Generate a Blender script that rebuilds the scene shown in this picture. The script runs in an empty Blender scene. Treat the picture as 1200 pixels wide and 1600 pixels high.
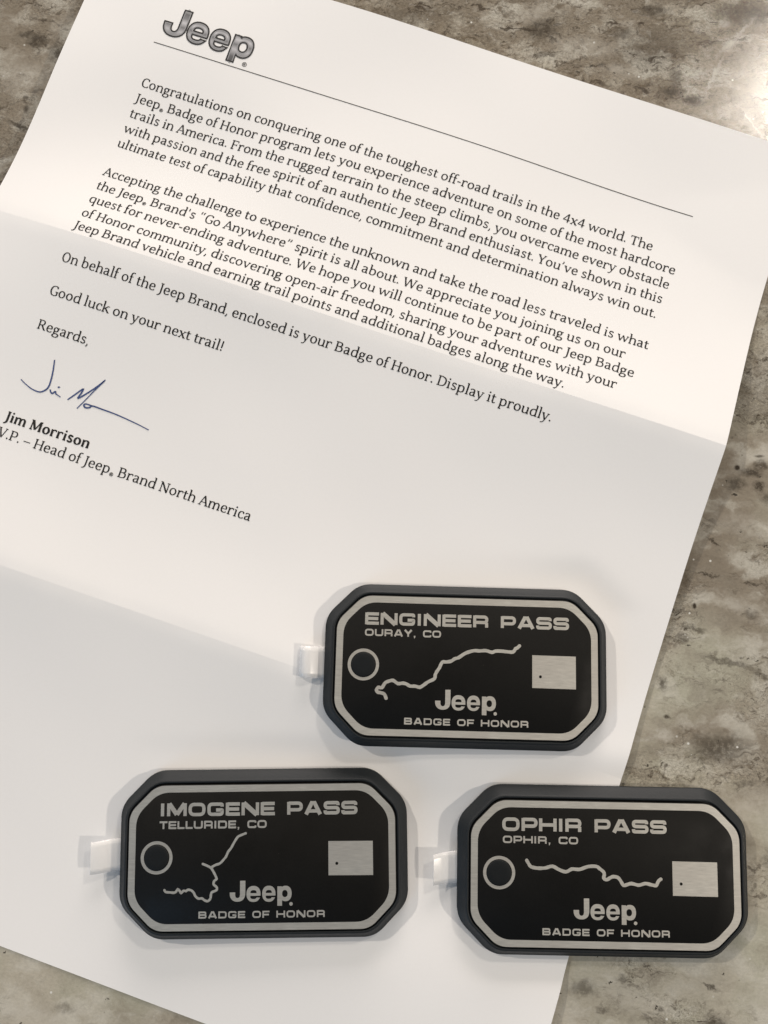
import bpy, bmesh, math, random
import numpy as np
from mathutils import Matrix, Vector
from mathutils.geometry import tessellate_polygon

random.seed(4)
S = bpy.context.scene
COL = S.collection
MM = 0.001
# ------------------------------------------------------------------ camera
CAM_H, PITCH, ROLL, FPX = 223.0114, 0.127774, -0.019511, 1270.033
cp, sp, cr, sr = math.cos(PITCH), math.sin(PITCH), math.cos(ROLL), math.sin(ROLL)
f0 = Vector((0, sp, -cp)); up = Vector((0, cp, sp)); r0 = Vector((1, 0, 0))
fwd = f0 * cr + r0 * sr
right = r0 * cr - f0 * sr
cam = bpy.data.cameras.new('camera')
cam.sensor_fit = 'VERTICAL'; cam.sensor_height = 24.0; cam.lens = 24.0 * FPX / 1600.0
cam.clip_start = 0.01; cam.clip_end = 50
camo = bpy.data.objects.new('camera', cam); COL.objects.link(camo)
M = Matrix((right, up, -fwd)).transposed().to_4x4()
M.translation = Vector((0, 0, CAM_H * MM))
camo.matrix_world = M
S.camera = camo
# ------------------------------------------------------------------ light
W = bpy.data.worlds.new('World'); S.world = W; W.use_nodes = True
wt = W.node_tree; bg = wt.nodes['Background']; bg.inputs[1].default_value = 0.245
# the room: paler towards its far right, dimmer on the near left
_tc = wt.nodes.new('ShaderNodeTexCoord'); _dp = wt.nodes.new('ShaderNodeVectorMath'); _dp.operation = 'DOT_PRODUCT'
_dp.inputs[1].default_value = (.75, .66, 0); wt.links.new(_tc.outputs['Generated'], _dp.inputs[0])
_mr = wt.nodes.new('ShaderNodeMapRange'); _mr.interpolation_type = 'SMOOTHSTEP'
_mr.inputs[1].default_value = -.45; _mr.inputs[2].default_value = .25; wt.links.new(_dp.outputs['Value'], _mr.inputs[0])
_mx = wt.nodes.new('ShaderNodeMix'); _mx.data_type = 'RGBA'; wt.links.new(_mr.outputs[0], _mx.inputs[0])
_mx.inputs[6].default_value = (.38, .48, .60, 1); _mx.inputs[7].default_value = (1.12, 1.07, 1.0, 1)
wt.links.new(_mx.outputs[2], bg.inputs[0])

def lamp(name, loc, target, power, size, color, shape='DISK', size_y=None):
    l = bpy.data.lights.new(name, 'AREA'); l.shape = shape; l.size = size
    if size_y: l.size_y = size_y
    l.energy = power; l.color = color
    o = bpy.data.objects.new(name, l); COL.objects.link(o)
    o.location = Vector(loc) * MM
    d = (Vector(target) - Vector(loc)).normalized()
    o.rotation_euler = d.to_track_quat('-Z', 'Y').to_euler()
    return o


lamp('pendant_lamp', (508, 642, 700), (20, 20, 0), 2.5, 0.066, (1.0, 0.91, 0.80))
lamp('ceiling_lamp', (1950, -480, 1500), (0, 0, 0), 22, 0.08, (1.0, 0.90, 0.78))
lamp('ceiling_lamp', (-1600, 1120, 1500), (0, 0, 0), 22, 0.08, (1.0, 0.91, 0.80))
lamp('window_light', (300, 2500, 640), (0, 30, 0), 70, 1.5, (1.0, 0.905, 0.84), 'RECTANGLE', 1.0)
lamp('window_light', (-1900, -1600, 900), (0, 0, 0), 15, 1.2, (0.45, 0.70, 1.0), 'RECTANGLE', 1.2)
S.view_settings.view_transform = 'Standard'; S.view_settings.look = 'None'
S.view_settings.exposure = -0.15; S.view_settings.gamma = 1.0
S.view_settings.use_curve_mapping = False


# ------------------------------------------------------------------ node helpers
def new_mat(name):
    m = bpy.data.materials.new(name); m.use_nodes = True
    nt = m.node_tree
    return m, nt, nt.nodes['Principled BSDF']


def node(nt, kind, **kw):
    n = nt.nodes.new(kind)
    for k, v in kw.items():
        if k.startswith('i_'):
            key = k[2:]
            n.inputs[int(key) if key.isdigit() else key].default_value = v
        else:
            setattr(n, k, v)
    return n


def noise(nt, vec, scale, detail=4, rough=.55, dist=0.0):
    n = node(nt, 'ShaderNodeTexNoise')
    n.inputs['Scale'].default_value = scale; n.inputs['Detail'].default_value = detail
    n.inputs['Roughness'].default_value = rough; n.inputs['Distortion'].default_value = dist
    nt.links.new(vec, n.inputs['Vector'])
    return n.outputs['Fac']


def mapr(nt, val, a, b, c=0.0, d=1.0, smooth=True):
    n = node(nt, 'ShaderNodeMapRange')
    if smooth: n.interpolation_type = 'SMOOTHSTEP'
    nt.links.new(val, n.inputs[0])
    for i, v in enumerate((a, b, c, d)): n.inputs[i + 1].default_value = v
    return n.outputs[0]


def mathn(nt, op, a, b=None, clamp=False):
    n = node(nt, 'ShaderNodeMath', operation=op, use_clamp=clamp)
    for i, v in enumerate((a, b)):
        if v is None: continue
        if isinstance(v, (int, float)): n.inputs[i].default_value = v
        else: nt.links.new(v, n.inputs[i])
    return n.outputs[0]


def mix(nt, fac, a, b, mode='MIX'):
    n = node(nt, 'ShaderNodeMix', data_type='RGBA', blend_type=mode)
    for sock, v in ((n.inputs[0], fac), (n.inputs[6], a), (n.inputs[7], b)):
        if isinstance(v, tuple): sock.default_value = (*v, 1) if len(v) == 3 else v
        elif isinstance(v, (int, float)): sock.default_value = v
        else: nt.links.new(v, sock)
    return n.outputs[2]


def mapping(nt, vec, scale=(1, 1, 1), rot=0.0, loc=(0, 0, 0), kind='POINT'):
    n = node(nt, 'ShaderNodeMapping', vector_type=kind)
    nt.links.new(vec, n.inputs[0])
    n.inputs['Location'].default_value = loc
    n.inputs['Rotation'].default_value = (0, 0, rot)
    n.inputs['Scale'].default_value = scale
    return n.outputs[0]


# ------------------------------------------------------------------ materials
def stone_material():
    m, nt, b = new_mat('polished_stone')
    tc = node(nt, 'ShaderNodeTexCoord')
    P = mapping(nt, tc.outputs['Object'], (1000, 1000, 1000))        # millimetres
    wn = node(nt, 'ShaderNodeTexNoise', i_Scale=.22, i_Detail=5.0)
    nt.links.new(P, wn.inputs['Vector'])
    off = node(nt, 'ShaderNodeVectorMath', operation='SUBTRACT'); nt.links.new(wn.outputs['Color'], off.inputs[0])
    off.inputs[1].default_value = (.5, .5, .5)
    sc = node(nt, 'ShaderNodeVectorMath', operation='SCALE'); nt.links.new(off.outputs[0], sc.inputs[0]); sc.inputs['Scale'].default_value = 7.0
    ad = node(nt, 'ShaderNodeVectorMath', operation='ADD'); nt.links.new(P, ad.inputs[0]); nt.links.new(sc.outputs[0], ad.inputs[1])
    Q = ad.outputs[0]                                              # warped
    flow = mapping(nt, Q, (1.0, 3.0, 1.0), math.radians(14))
    flow2 = mapping(nt, Q, (1.0, 1.7, 1.0), math.radians(16))
    sepp = node(nt, 'ShaderNodeSeparateXYZ'); nt.links.new(P, sepp.inputs[0])
    broad = mathn(nt, 'ADD', noise(nt, flow2, .020, 5, .55), mathn(nt, 'MULTIPLY', sepp.outputs[1], -.0009))
    mid = noise(nt, flow2, .10, 9, .64)
    fine = noise(nt, mapping(nt, P, (1, 1.35, 1), .25), 1.15, 6, .72)
    streak = noise(nt, flow, .10, 9, .68, .4)
    blob = noise(nt, flow2, .17, 9, .68, .2)
    clump = noise(nt, flow2, .42, 8, .70, .2)
    speck = noise(nt, P, 1.3, 5, .7)
    grain = noise(nt, P, 4.2, 3, .65)
    # calm translucent zones and busy, iron-stained ones
    busy = mathn(nt, 'ADD', noise(nt, mapping(nt, flow2, (1, 1, 1), 0, (7, 31, 0)), .030, 4, .55), mathn(nt, 'MULTIPLY', sepp.outputs[1], .00075))
    busy = mapr(nt, busy, .425, .60, .12, .95)
    hue = mapr(nt, noise(nt, P, .035, 3, .5), .40, .62)
    calm = mix(nt, hue, (.455, .418, .340), (.415, .398, .315))
    base = mix(nt, mapr(nt, broad, .40, .66), (.240, .203, .155), calm)
    soft = noise(nt, flow2, .055, 5, .55)
    base = mix(nt, mathn(nt, 'MULTIPLY', mapr(nt, soft, .48, .66), .70), base, (.57, .545, .475))
    base = mix(nt, mathn(nt, 'MULTIPLY', mapr(nt, soft, .48, .34), .50), base, (.215, .187, .145))
    bz = lambda v, k: mathn(nt, 'MULTIPLY', mathn(nt, 'MULTIPLY', v, k), busy)
    base = mix(nt, bz(mapr(nt, mid, .50, .70), .60), base, (.50, .47, .40))
    base = mix(nt, bz(mapr(nt, blob, .53, .67), .80), base, (.105, .078, .050))
    base = mix(nt, bz(mapr(nt, clump, .54, .63), .80), base, (.068, .052, .036))
    base = mix(nt, bz(mapr(nt, noise(nt, flow2, .26, 8, .70), .52, .72), .45), base, (.58, .555, .50))
    base = mix(nt, bz(mapr(nt, streak, .565, .65), .95), base, (.058, .043, .030))
    base = mix(nt, mathn(nt, 'ADD', .18, bz(busy, .55)), base, mix(nt, mapr(nt, fine, .28, .72, smooth=False), (.14, .14, .14), (.86, .86, .85)), 'OVERLAY')
    base = mix(nt, bz(mapr(nt, grain, .42, .68, smooth=False), .40), base, (.075, .063, .048))
    # individual mineral patches: x, y, radius x, radius y, angle, strength
    PATCH = [(42.3, 173.8, 4.6, 3.2, 0, .8), (75.7, 179.4, 4.2, 1.8, 0, .8), (66, 172, 3.4, 2.1, 0, .7), (74.1, 167, 8.6, 6.6, 0, .5), (81.3, 158.2, 1.9, 3, 0, .6), (80.4, 153.5, 3.3, 1.8, 0, .9), (85.9, 150.6, 3, 1.6, -10, .9), (42.5, 165.6, 4.2, .7, 5, .7), (103.6, 178.1, 10.2, 3.3, 0, .7), (-109.1, 171.9, 3.1, 2.1, 0, .9), (-101.7, 167.3, 3.8, 2.9, -20, .9), (-112.9, 174.1, 2, 1, 0, .8), (-112.7, 144.3, 4.6, .7, -25, .9), (-111.7, 153.4, .9, .8, 0, .8), (-111.5, 149.9, .8, 1.2, 0, .8), (-103.8, 156, 1.5, .8, 0, .6), (.8, 178.3, 11.4, 3.8, 0, .45), (93.2, 41, .7, .7, 0, 1.3), (99.4, 44.2, 1.2, .4, 0, .9), (99.4, 41.5, 1.9, 1.4, 0, .8), (96.9, 39.7, 2.8, 1.4, -10, .9), (92.8, 36.5, 2.8, 1.8, 0, .75), (98.8, 35.6, 1.4, 1.3, 0, 1), (101.4, 32.7, 2.4, 1.6, 0, .7), (85.6, 20.5, 1.9, .4, -30, .9), (83.6, 11.4, 3.2, .4, -12, .9), (95.6, 8.9, 2.8, .4, -8, .8), (79.7, 3, .5, .7, 0, 1.4), (94.5, .8, 1.9, 1.6, -40, .7), (78.8, -2.8, 3.7, .7, -15, .7), (75.9, -5.6, 2.1, 1.4, 0, .7), (88.9, -12.1, 7.1, .7, -14, .6), (96.8, -15.4, 2.7, .7, -20, .6), (70.1, -17.7, 1.2, 1.7, 0, .8), (84.6, -34.4, 7.1, 3.6, 10, .8), (79.2, -32.6, 2, 2, 0, .6), (71, -26.3, .7, .5, 0, 1), (90.6, -43.3, 2.6, .7, 0, .6), (95.9, 63.2, 8.1, 11.1, 0, .4), (46.9, -94.4, 3.3, 1.9, 0, .6), (56.9, -92.3, 1.5, .9, 0, .6), (66.5, -99.2, .8, .6, 0, 1), (63.2, -101, 1.9, .5, -40, .7), (80.6, -102.4, 3.6, 1.9, -20, .7), (79.4, -93.7, 2.2, .5, -20, .8), (51.7, -99.5, 1.6, .8, 0, .6), (-86.7, -100.5, 2.3, 1.3, 0, .5), (95.5, -62.5, 1.6, 1.9, 0, .4)]
    w2 = node(nt, 'ShaderNodeTexNoise', i_Scale=.5, i_Detail=6.0, i_Roughness=.65); nt.links.new(P, w2.inputs['Vector'])
    o2 = node(nt, 'ShaderNodeVectorMath', operation='SUBTRACT'); nt.links.new(w2.outputs['Color'], o2.inputs[0]); o2.inputs[1].default_value = (.5, .5, .5)
    s2 = node(nt, 'ShaderNodeVectorMath', operation='SCALE'); nt.links.new(o2.outputs[0], s2.inputs[0]); s2.inputs['Scale'].default_value = 4.2
    a2 = node(nt, 'ShaderNodeVectorMath', operation='ADD'); nt.links.new(P, a2.inputs[0]); nt.links.new(s2.outputs[0], a2.inputs[1])
    R = a2.outputs[0]
    tot = None
    for x, y, rx, ry, ang, w in PATCH:
        q = mapping(nt, P if max(rx, ry) < 1.3 else R, (rx * 1.25, ry * 1.25, 1000), math.radians(ang), (x, y, 0), 'TEXTURE')
        ln = node(nt, 'ShaderNodeVectorMath', operation='LENGTH'); nt.links.new(q, ln.inputs[0])
        v = mapr(nt, ln.outputs['Value'], 1.25, .25, 0, w)
        tot = v if tot is None else mathn(nt, 'MAXIMUM', tot, v)
    brk = mapr(nt, noise(nt, P, .60, 8, .75), .34, .54, .40, 1.0)
    tot = mathn(nt, 'MULTIPLY', tot, brk)
    base = mix(nt, mathn(nt, 'MULTIPLY', tot, .96, True), base, (.045, .034, .023))
    # pale healed cracks and quartz clots
    lt = None
    for x, y, rx, ry, ang, w in [(100.2, 171, 7.5, .55, 46, .75), (92.8, 158.6, 7.6, .42, 66, .8), (102.8, 143.2, 6.0, .33, -58, .9), (96.5, 175.0, 1.7, 1.5, 0, .8), (70, -31, 2.8, 1.5, -10, .9), (73, 24, 1.2, 1.0, 0, .6), (-100, 176, 5, 4, 0, .5), (-112, 160, 8, 5, 0, .55), (95, -50, 12, 5, -12, .6), (70, -48, 8, 3.5, -15, .55), (97, 24, 10, 3, -15, .45), (90, 3.5, 8, 1.6, -14, .6), (60, -97, 9, 3, -20, .5), (95, -98, 8, 4, -18, .5), (40, 179, 6, 3, 10, .45), (55, 168, 9, 3, -8, .5), (66, 160, 6, 2.2, -14, .5), (-95, -103, 12, 4, -10, .5)]:
        q = mapping(nt, R, (rx * 1.2, ry * 1.2, 1000), math.radians(ang), (x, y, 0), 'TEXTURE')
        ln = node(nt, 'ShaderNodeVectorMath', operation='LENGTH'); nt.links.new(q, ln.inputs[0])
        v = mapr(nt, ln.outputs['Value'], 1.3, .2, 0, w)
        lt = v if lt is None else mathn(nt, 'MAXIMUM', lt, v)
    lt = mathn(nt, 'MULTIPLY', lt, mapr(nt, noise(nt, P, .50, 8, .72), .32, .60, .30, 1.0))
    base = mix(nt, mathn(nt, 'MULTIPLY', lt, .85, True), base, (.53, .50, .435))
    # quartz glints and black mica
    vor = node(nt, 'ShaderNodeTexVoronoi', i_Scale=.34, i_Randomness=1.0); nt.links.new(P, vor.inputs['Vector'])
    glint = mapr(nt, vor.outputs['Distance'], .13, .08)
    base = mix(nt, mathn(nt, 'MULTIPLY', glint, mapr(nt, noise(nt, P, .11, 2), .56, .62)), base, (.66, .65, .60))
    vor2 = node(nt, 'ShaderNodeTexVoronoi', i_Scale=.25, i_Randomness=1.0)
    nt.links.new(mapping(nt, R, (1, 1.6, 1), .3, (40, 17, 0)), vor2.inputs['Vector'])
    mica = mapr(nt, vor2.outputs['Distance'], .16, .08)
    base = mix(nt, mathn(nt, 'MULTIPLY', mica, mapr(nt, noise(nt, P, .09, 3), .54, .60)), base, (.05, .042, .032))
    nt.links.new(base, b.inputs['Base Color'])
    rough = mathn(nt, 'ADD', mapr(nt, speck, .40, .64, .035, .17), mapr(nt, clump, .48, .62, 0, .09))
    nt.links.new(rough, b.inputs['Roughness'])
    b.inputs['Specular IOR Level'].default_value = .5
    bump = node(nt, 'ShaderNodeBump'); bump.inputs['Strength'].default_value = .30; bump.inputs['Distance'].default_value = .00006
    nt.links.new(mathn(nt, 'ADD', grain, fine), bump.inputs['Height']); nt.links.new(bump.outputs[0], b.inputs['Normal'])
    return m


def paper_material():
    m, nt, b = new_mat('white_paper')
    tc = node(nt, 'ShaderNodeTexCoord'); P = mapping(nt, tc.outputs['Object'], (1000, 1000, 1000))
    n1 = noise(nt, P, 1.7, 4, .6); n2 = noise(nt, P, .05, 3, .5)
    c = mix(nt, n1, (.835, .826, .818), (.87, .862, .856))
    c = mix(nt, mathn(nt, 'MULTIPLY', mapr(nt, n2, .4, .7), .35), c, (.86, .847, .84))
    nt.links.new(c, b.inputs['Base Color'])
    b.inputs['Roughness'].default_value = .62; b.inputs['Specular IOR Level'].default_value = .28
    bump = node(nt, 'ShaderNodeBump'); bump.inputs['Strength'].default_value = .10; bump.inputs['Distance'].default_value = .00003
    nt.links.new(n1, bump.inputs['Height']); nt.links.new(bump.outputs[0], b.inputs['Normal'])
    return m


def plain(name, col, rough=.5, metal=0.0, spec=.5, grain=None, gs=3.0, bump=0.0):
    m, nt, b = new_mat(name)
    b.inputs['Roughness'].default_value = rough; b.inputs['Metallic'].default_value = metal
    b.inputs['Specular IOR Level'].default_value = spec
    tc = node(nt, 'ShaderNodeTexCoord'); P = mapping(nt, tc.outputs['Object'], (1000, 1000, 1000))
    n = noise(nt, P, gs, 3, .6)
    g = grain if grain is not None else .12
    c = mix(nt, n, tuple(v * (1 - g) for v in col), tuple(v * (1 + g) for v in col))
    nt.links.new(c, b.inputs['Base Color'])
    if bump:
        bp = node(nt, 'ShaderNodeBump'); bp.inputs['Strength'].default_value = bump; bp.inputs['Distance'].default_value = .0001
        nt.links.new(n, bp.inputs['Height']); nt.links.new(bp.outputs[0], b.inputs['Normal'])
    return m


def chrome_print_material():
    m, nt, b = new_mat('printed_chrome')
    uv = node(nt, 'ShaderNodeUVMap'); sx = node(nt, 'ShaderNodeSeparateXYZ'); nt.links.new(uv.outputs[0], sx.inputs[0])
    r = node(nt, 'ShaderNodeValToRGB'); nt.links.new(sx.outputs[1], r.inputs[0])
    cols = [(0, .07), (.16, .12), (.36, .48), (.50, .17), (.64, .55), (.76, .22), (.90, .13), (1, .40)]
    e = r.color_ramp.elements
    e[0].position, e[1].position = cols[0][0], cols[-1][0]
    e[0].color = (cols[0][1],) * 2 + (cols[0][1] * 1.03, 1); e[1].color = (cols[-1][1],) * 3 + (1,)
    for p, v in cols[1:-1]:
        x = e.new(p); x.color = (v, v * .99, v * 1.03, 1)
    nt.links.new(r.outputs[0], b.inputs['Base Color'])
    b.inputs['Roughness'].default_value = .5
    return m


def silver_material():
    m, nt, b = new_mat('etched_silver')
    tc = node(nt, 'ShaderNodeTexCoord'); P = mapping(nt, tc.outputs['Object'], (1000, 1000, 1000))
    brush = noise(nt, mapping(nt, P, (.35, 9.0, 1)), 1.0, 4, .65)
    patch = noise(nt, P, .09, 3, .5); gr = noise(nt, P, 7.0, 2, .6)
    c = mix(nt, mapr(nt, brush, .3, .7, smooth=False), (.74, .71, .635), (.90, .865, .78))
    c = mix(nt, mathn(nt, 'MULTIPLY', mapr(nt, patch, .40, .66), .35), c, (.70, .64, .57))
    c = mix(nt, mathn(nt, 'MULTIPLY', mapr(nt, gr, .5, .8), .25), c, (.42, .40, .36))
    nt.links.new(c, b.inputs['Base Color'])
    b.inputs['Metallic'].default_value = .82
    nt.links.new(mapr(nt, brush, .3, .7, .32, .46, False), b.inputs['Roughness'])
    bp = node(nt, 'ShaderNodeBump'); bp.inputs['Strength'].default_value = .25; bp.inputs['Distance'].default_value = .00002
    nt.links.new(brush, bp.inputs['Height']); nt.links.new(bp.outputs[0], b.inputs['Normal'])
    return m


def black_plate_material():
    m, nt, b = new_mat('black_anodised_plate')
    tc = node(nt, 'ShaderNodeTexCoord'); P = mapping(nt, tc.outputs['Object'], (1000, 1000, 1000))
    gr = noise(nt, P, 5.0, 4, .7); cl = noise(nt, P, .12, 3, .5)
    c = mix(nt, mapr(nt, gr, .3, .7, smooth=False), (.0035, .0032, .0026), (.0085, .0078, .0066))
    vor = node(nt, 'ShaderNodeTexVoronoi', i_Scale=.42, i_Randomness=1.0); nt.links.new(P, vor.inputs['Vector'])
    dust = mathn(nt, 'MULTIPLY', mapr(nt, vor.outputs['Distance'], .055, .03), mapr(nt, noise(nt, P, .8, 2), .58, .66))
    c = mix(nt, mathn(nt, 'MULTIPLY', dust, .8), c, (.16, .155, .15))
    nt.links.new(c, b.inputs['Base Color'])
    nt.links.new(mapr(nt, cl, .3, .7, .48, .62), b.inputs['Roughness'])
    b.inputs['Specular IOR Level'].default_value = .16
    bp = node(nt, 'ShaderNodeBump'); bp.inputs['Strength'].default_value = .3; bp.inputs['Distance'].default_value = .00003
    nt.links.new(gr, bp.inputs['Height']); nt.links.new(bp.outputs[0], b.inputs['Normal'])
    return m


M_STONE = stone_material(); M_PAPER = paper_material()
M_INK = plain('black_ink', (.011, .010, .0095), .55, 0, .3)
M_GREY_INK = plain('grey_ink', (.075, .072, .07), .6, 0, .3)
M_HILITE = plain('pale_grey_print', (.34, .34, .35), .5, 0, .3)
M_LOGO_EDGE = plain('dark_print', (.030, .029, .030), .5, 0, .3)
M_BLUE = plain('blue_ink', (.045, .075, .20), .5, 0, .3, .25, .8)
M_CHROME = chrome_print_material()
M_RUBBER = plain('blue_black_rubber', (.0120, .0148, .0170), .54, 0, .34, .3, 7.0, .35)
M_BUTTON = plain('button_rubber', (.0050, .0065, .0075), .66, 0, .25, .3, 6.0, .3)
M_BLACK = black_plate_material()
M_SILVER = silver_material()
M_TAB = plain('glossy_release_liner', (.86, .86, .86), .24, 0, .5, .02)
M_TAB.node_tree.nodes['Principled BSDF'].inputs['Alpha'].default_value = .68
M_SHADOWGAP = plain('dark_groove', (.006, .006, .007), .7, 0, .3)


# ------------------------------------------------------------------ mesh helpers
def mesh_obj(name, verts, faces, mat, parent=None, smooth=False):
    me = bpy.data.meshes.new(name)
    me.from_pydata([tuple(v) for v in verts], [], faces)
    me.materials.append(mat)
    if smooth:
        me.polygons.foreach_set('use_smooth', [True] * len(me.polygons))
    me.update()
    o = bpy.data.objects.new(name, me); COL.objects.link(o)
    if parent: o.parent = parent
    return o


def empty(name, loc=(0, 0, 0)):
    o = bpy.data.objects.new(name, None); o.empty_display_size = .01
    COL.objects.link(o); o.location = loc
    return o


# ------------------------------------------------------------------ pen: strokes -> quads
class Pen:
    """collects flat 2-D pieces; each piece sits on a level of its own"""
    def __init__(self): self.v, self.f, self.l = [], [], 0

    def strip(self, pts, widths, closed=False):
        n = len(pts)
        P = np.array(pts, float)
        L, Rr = [], []
        for i in range(n):
            if closed: a, b_ = P[i - 1], P[(i + 1) % n]
            else: a, b_ = P[max(i - 1, 0)], P[min(i + 1, n - 1)]
            d1 = P[i] - a; d2 = b_ - P[i]
            l1, l2 = np.hypot(*d1), np.hypot(*d2)
            if l1 < 1e-9: d1, l1 = d2, l2
            if l2 < 1e-9: d2, l2 = d1, l1
            d1 = d1 / max(l1, 1e-9); d2 = d2 / max(l2, 1e-9)
            t = d1 + d2; tl = np.hypot(*t)
            t = d1 if tl < 1e-6 else t / tl
            nn = np.array([-t[1], t[0]]); k = max(nn @ np.array([-d1[1], d1[0]]), .45)
            h = widths[i] * .5 / k
            L.append(P[i] + nn * h); Rr.append(P[i] - nn * h)
        o = len(self.v)
        for i in range(n): self.v += [(*L[i], self.l), (*Rr[i], self.l)]
        for i in range(n if closed else n - 1):
            j = (i + 1) % n
            self.f.append((o + 2 * i, o + 2 * i + 1, o + 2 * j + 1, o + 2 * j))
        self.l += 1

    def poly(self, loops):
        o = len(self.v)
        flat = [p for lp in loops for p in lp]
        tris = tessellate_polygon([[Vector((x, y, 0)) for x, y in lp] for lp in loops])
        self.v += [(x, y, self.l) for x, y in flat]
        for t in tris:
            a, b_, c = (np.array(flat[i]) for i in t)
            ar = (b_[0] - a[0]) * (c[1] - a[1]) - (b_[1] - a[1]) * (c[0] - a[0])
            self.f.append(tuple(o + i for i in (t if ar > 0 else t[::-1])))
        self.l += 1

    def disc(self, x, y, r, n=20, ry=None):
        o = len(self.v); ry = ry or r
        self.v += [(x + r * math.cos(2 * math.pi * i / n), y + ry * math.sin(2 * math.pi * i / n), self.l) for i in range(n)]
        self.f.append(tuple(range(o, o + n))); self.l += 1

    def ring(self, x, y, r, w, n=28, ry=None):
        ry = ry or r
        self.strip([(x + r * math.cos(2 * math.pi * i / n), y + ry * math.sin(2 * math.pi * i / n)) for i in range(n)], [w] * n, True)


def smooth_path(pts, n=5, closed=False):
    P = [np.array(p, float) for p in pts]; out = []; m = len(P)
    for i in range(m if closed else m - 1):
        if closed: a, b_, c, d = P[i - 1], P[i], P[(i + 1) % m], P[(i + 2) % m]
        else: a, b_, c, d = P[max(i - 1, 0)], P[i], P[i + 1], P[min(i + 2, m - 1)]
        for k in range(n):
            t = k / n
            out.append(.5 * ((2 * b_) + (c - a) * t + (2 * a - 5 * b_ + 4 * c - d) * t * t + (3 * b_ - a - 3 * c + d) * t ** 3))
    if not closed: out.append(P[-1])
    return out


# ------------------------------------------------------------------ serif face (for the letter)
ADV = dict(zip('abcdefghijklmnopqrstuvwxyz', [.488, .547, .441, .555, .488, .303, .494, .552, .278, .266, .524, .271, .832, .558, .531, .556, .547, .414, .430, .338, .552, .504, .774, .483, .504, .455]))
ADV.update(dict(zip('ABCDFGHJMNOPRTVWY', [.623, .611, .563, .662, .537, .611, .687, .307, .815, .681, .653, .568, .621, .593, .604, .921, .571])))
ADV.update({' ': .220, '.': .205, ',': .205, '-': .332, '–': .5, '!': .28, "'": .22, '’': .22, '“': .42, '”': .42, '4': .554, '®': .30})
XH, CH = .445, .645
G = {}
# ('c', pts[, w]) curve   ('s', pts[, w]) straight   ('f', x0, x1, y) serif bar   ('d', x, y, r) dot   ('o', x, y, rx, ry) oval
BOWL_B = [(.115, .33), (.18, .42), (.285, .445), (.41, .39), (.455, .235), (.415, .09), (.29, .02), (.18, .035), (.115, .10)]
BOWL_D = [(.435, .38), (.37, .43), (.275, .445), (.14, .385), (.09, .22), (.13, .075), (.235, .02), (.345, .05), (.435, .13)]
ARCH = lambda a, b: ('c', [(a, .32), (a + .075, .41), (a + .175, .445), (b - .06, .42), (b, .32), (b, .02)])
G['a'] = [('c', [(.085, .375), (.13, .43), (.215, .448), (.31, .42), (.345, .33), (.345, .10), (.37, .035), (.45, .03)]), ('c', [(.345, .275), (.22, .25), (.115, .20), (.09, .115), (.135, .04), (.21, .028), (.29, .065), (.345, .13)])]
G['b'] = [('s', [(.115, .725), (.115, .03)]), ('f', .03, .115, .712), ('c', BOWL_B)]
G['c'] = [('c', [(.385, .375), (.345, .435), (.27, .447), (.15, .405), (.09, .235), (.145, .065), (.26, .02), (.35, .04), (.41, .09)]), ('s', [(.377, .43), (.377, .33)], .055)]
G['d'] = [('s', [(.435, .725), (.435, .0)]), ('f', .34, .435, .712), ('f', .435, .53, .02), ('c', BOWL_D)]
G['e'] = [('s', [(.09, .245), (.40, .245)], .042), ('c', [(.402, .245), (.385, .37), (.33, .43), (.25, .447), (.14, .39), (.09, .23), (.14, .07), (.26, .02), (.36, .04), (.425, .09)])]
G['f'] = [('c', [(.125, .02), (.125, .35), (.125, .55), (.155, .66), (.225, .707), (.29, .705), (.335, .675)]), ('f', .02, .27, .427), ('f', .03, .235, .02)]
G['g'] = [('o', .22, .305, .135, .135), ('c', [(.31, .40), (.37, .427), (.46, .425)], .045), ('c', [(.16, .175), (.105, .12), (.13, .06), (.22, .043), (.34, .035), (.425, -.02), (.42, -.10), (.34, -.175), (.21, -.195), (.09, -.165), (.055, -.09), (.10, -.02), (.18, .04)])]
G['h'] = [('s', [(.115, .725), (.115, .02)]), ('f', .03, .115, .712), ('f', .03, .205, .02), ARCH(.115, .44), ('f', .35, .53, .02)]
G['i'] = [('s', [(.14, .445), (.14, .02)]), ('f', .045, .14, .427), ('f', .045, .24, .02), ('d', .135, .61, .056)]
G['j'] = [('c', [(.145, .445), (.145, .15), (.14, -.04), (.10, -.14), (.03, -.195), (-.03, -.20)]), ('f', .05, .145, .427), ('d', .14, .61, .056)]
G['k'] = [('s', [(.115, .725), (.115, .02)]), ('f', .03, .115, .712), ('f', .03, .205, .02), ('s', [(.125, .205), (.40, .43)], .05), ('s', [(.215, .29), (.46, .02)], .085), ('f', .33, .49, .427), ('f', .40, .53, .02)]
G['l'] = [('s', [(.135, .725), (.135, .02)]), ('f', .04, .135, .712), ('f', .035, .235, .02)]
G['m'] = [('s', [(.115, .445), (.115, .02)]), ('f', .03, .115, .427), ('f', .03, .205, .02), ARCH(.115, .415), ('f', .33, .50, .02), ARCH(.415, .715), ('f', .63, .81, .02)]
G['n'] = [('s', [(.115, .445), (.115, .02)]), ('f', .03, .115, .427), ('f', .03, .205, .02), ARCH(.115, .44), ('f', .35, .535, .02)]
G['o'] = [('o', .265, .232, .18, .213)]
G['p'] = [('s', [(.115, .445), (.115, -.20)]), ('f', .03, .115, .427), ('f', .03, .215, -.20), ('c', BOWL_B)]
G['q'] = [('s', [(.435, .45), (.435, -.20)]), ('f', .345, .52, -.20), ('c', BOWL_D)]
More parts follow.
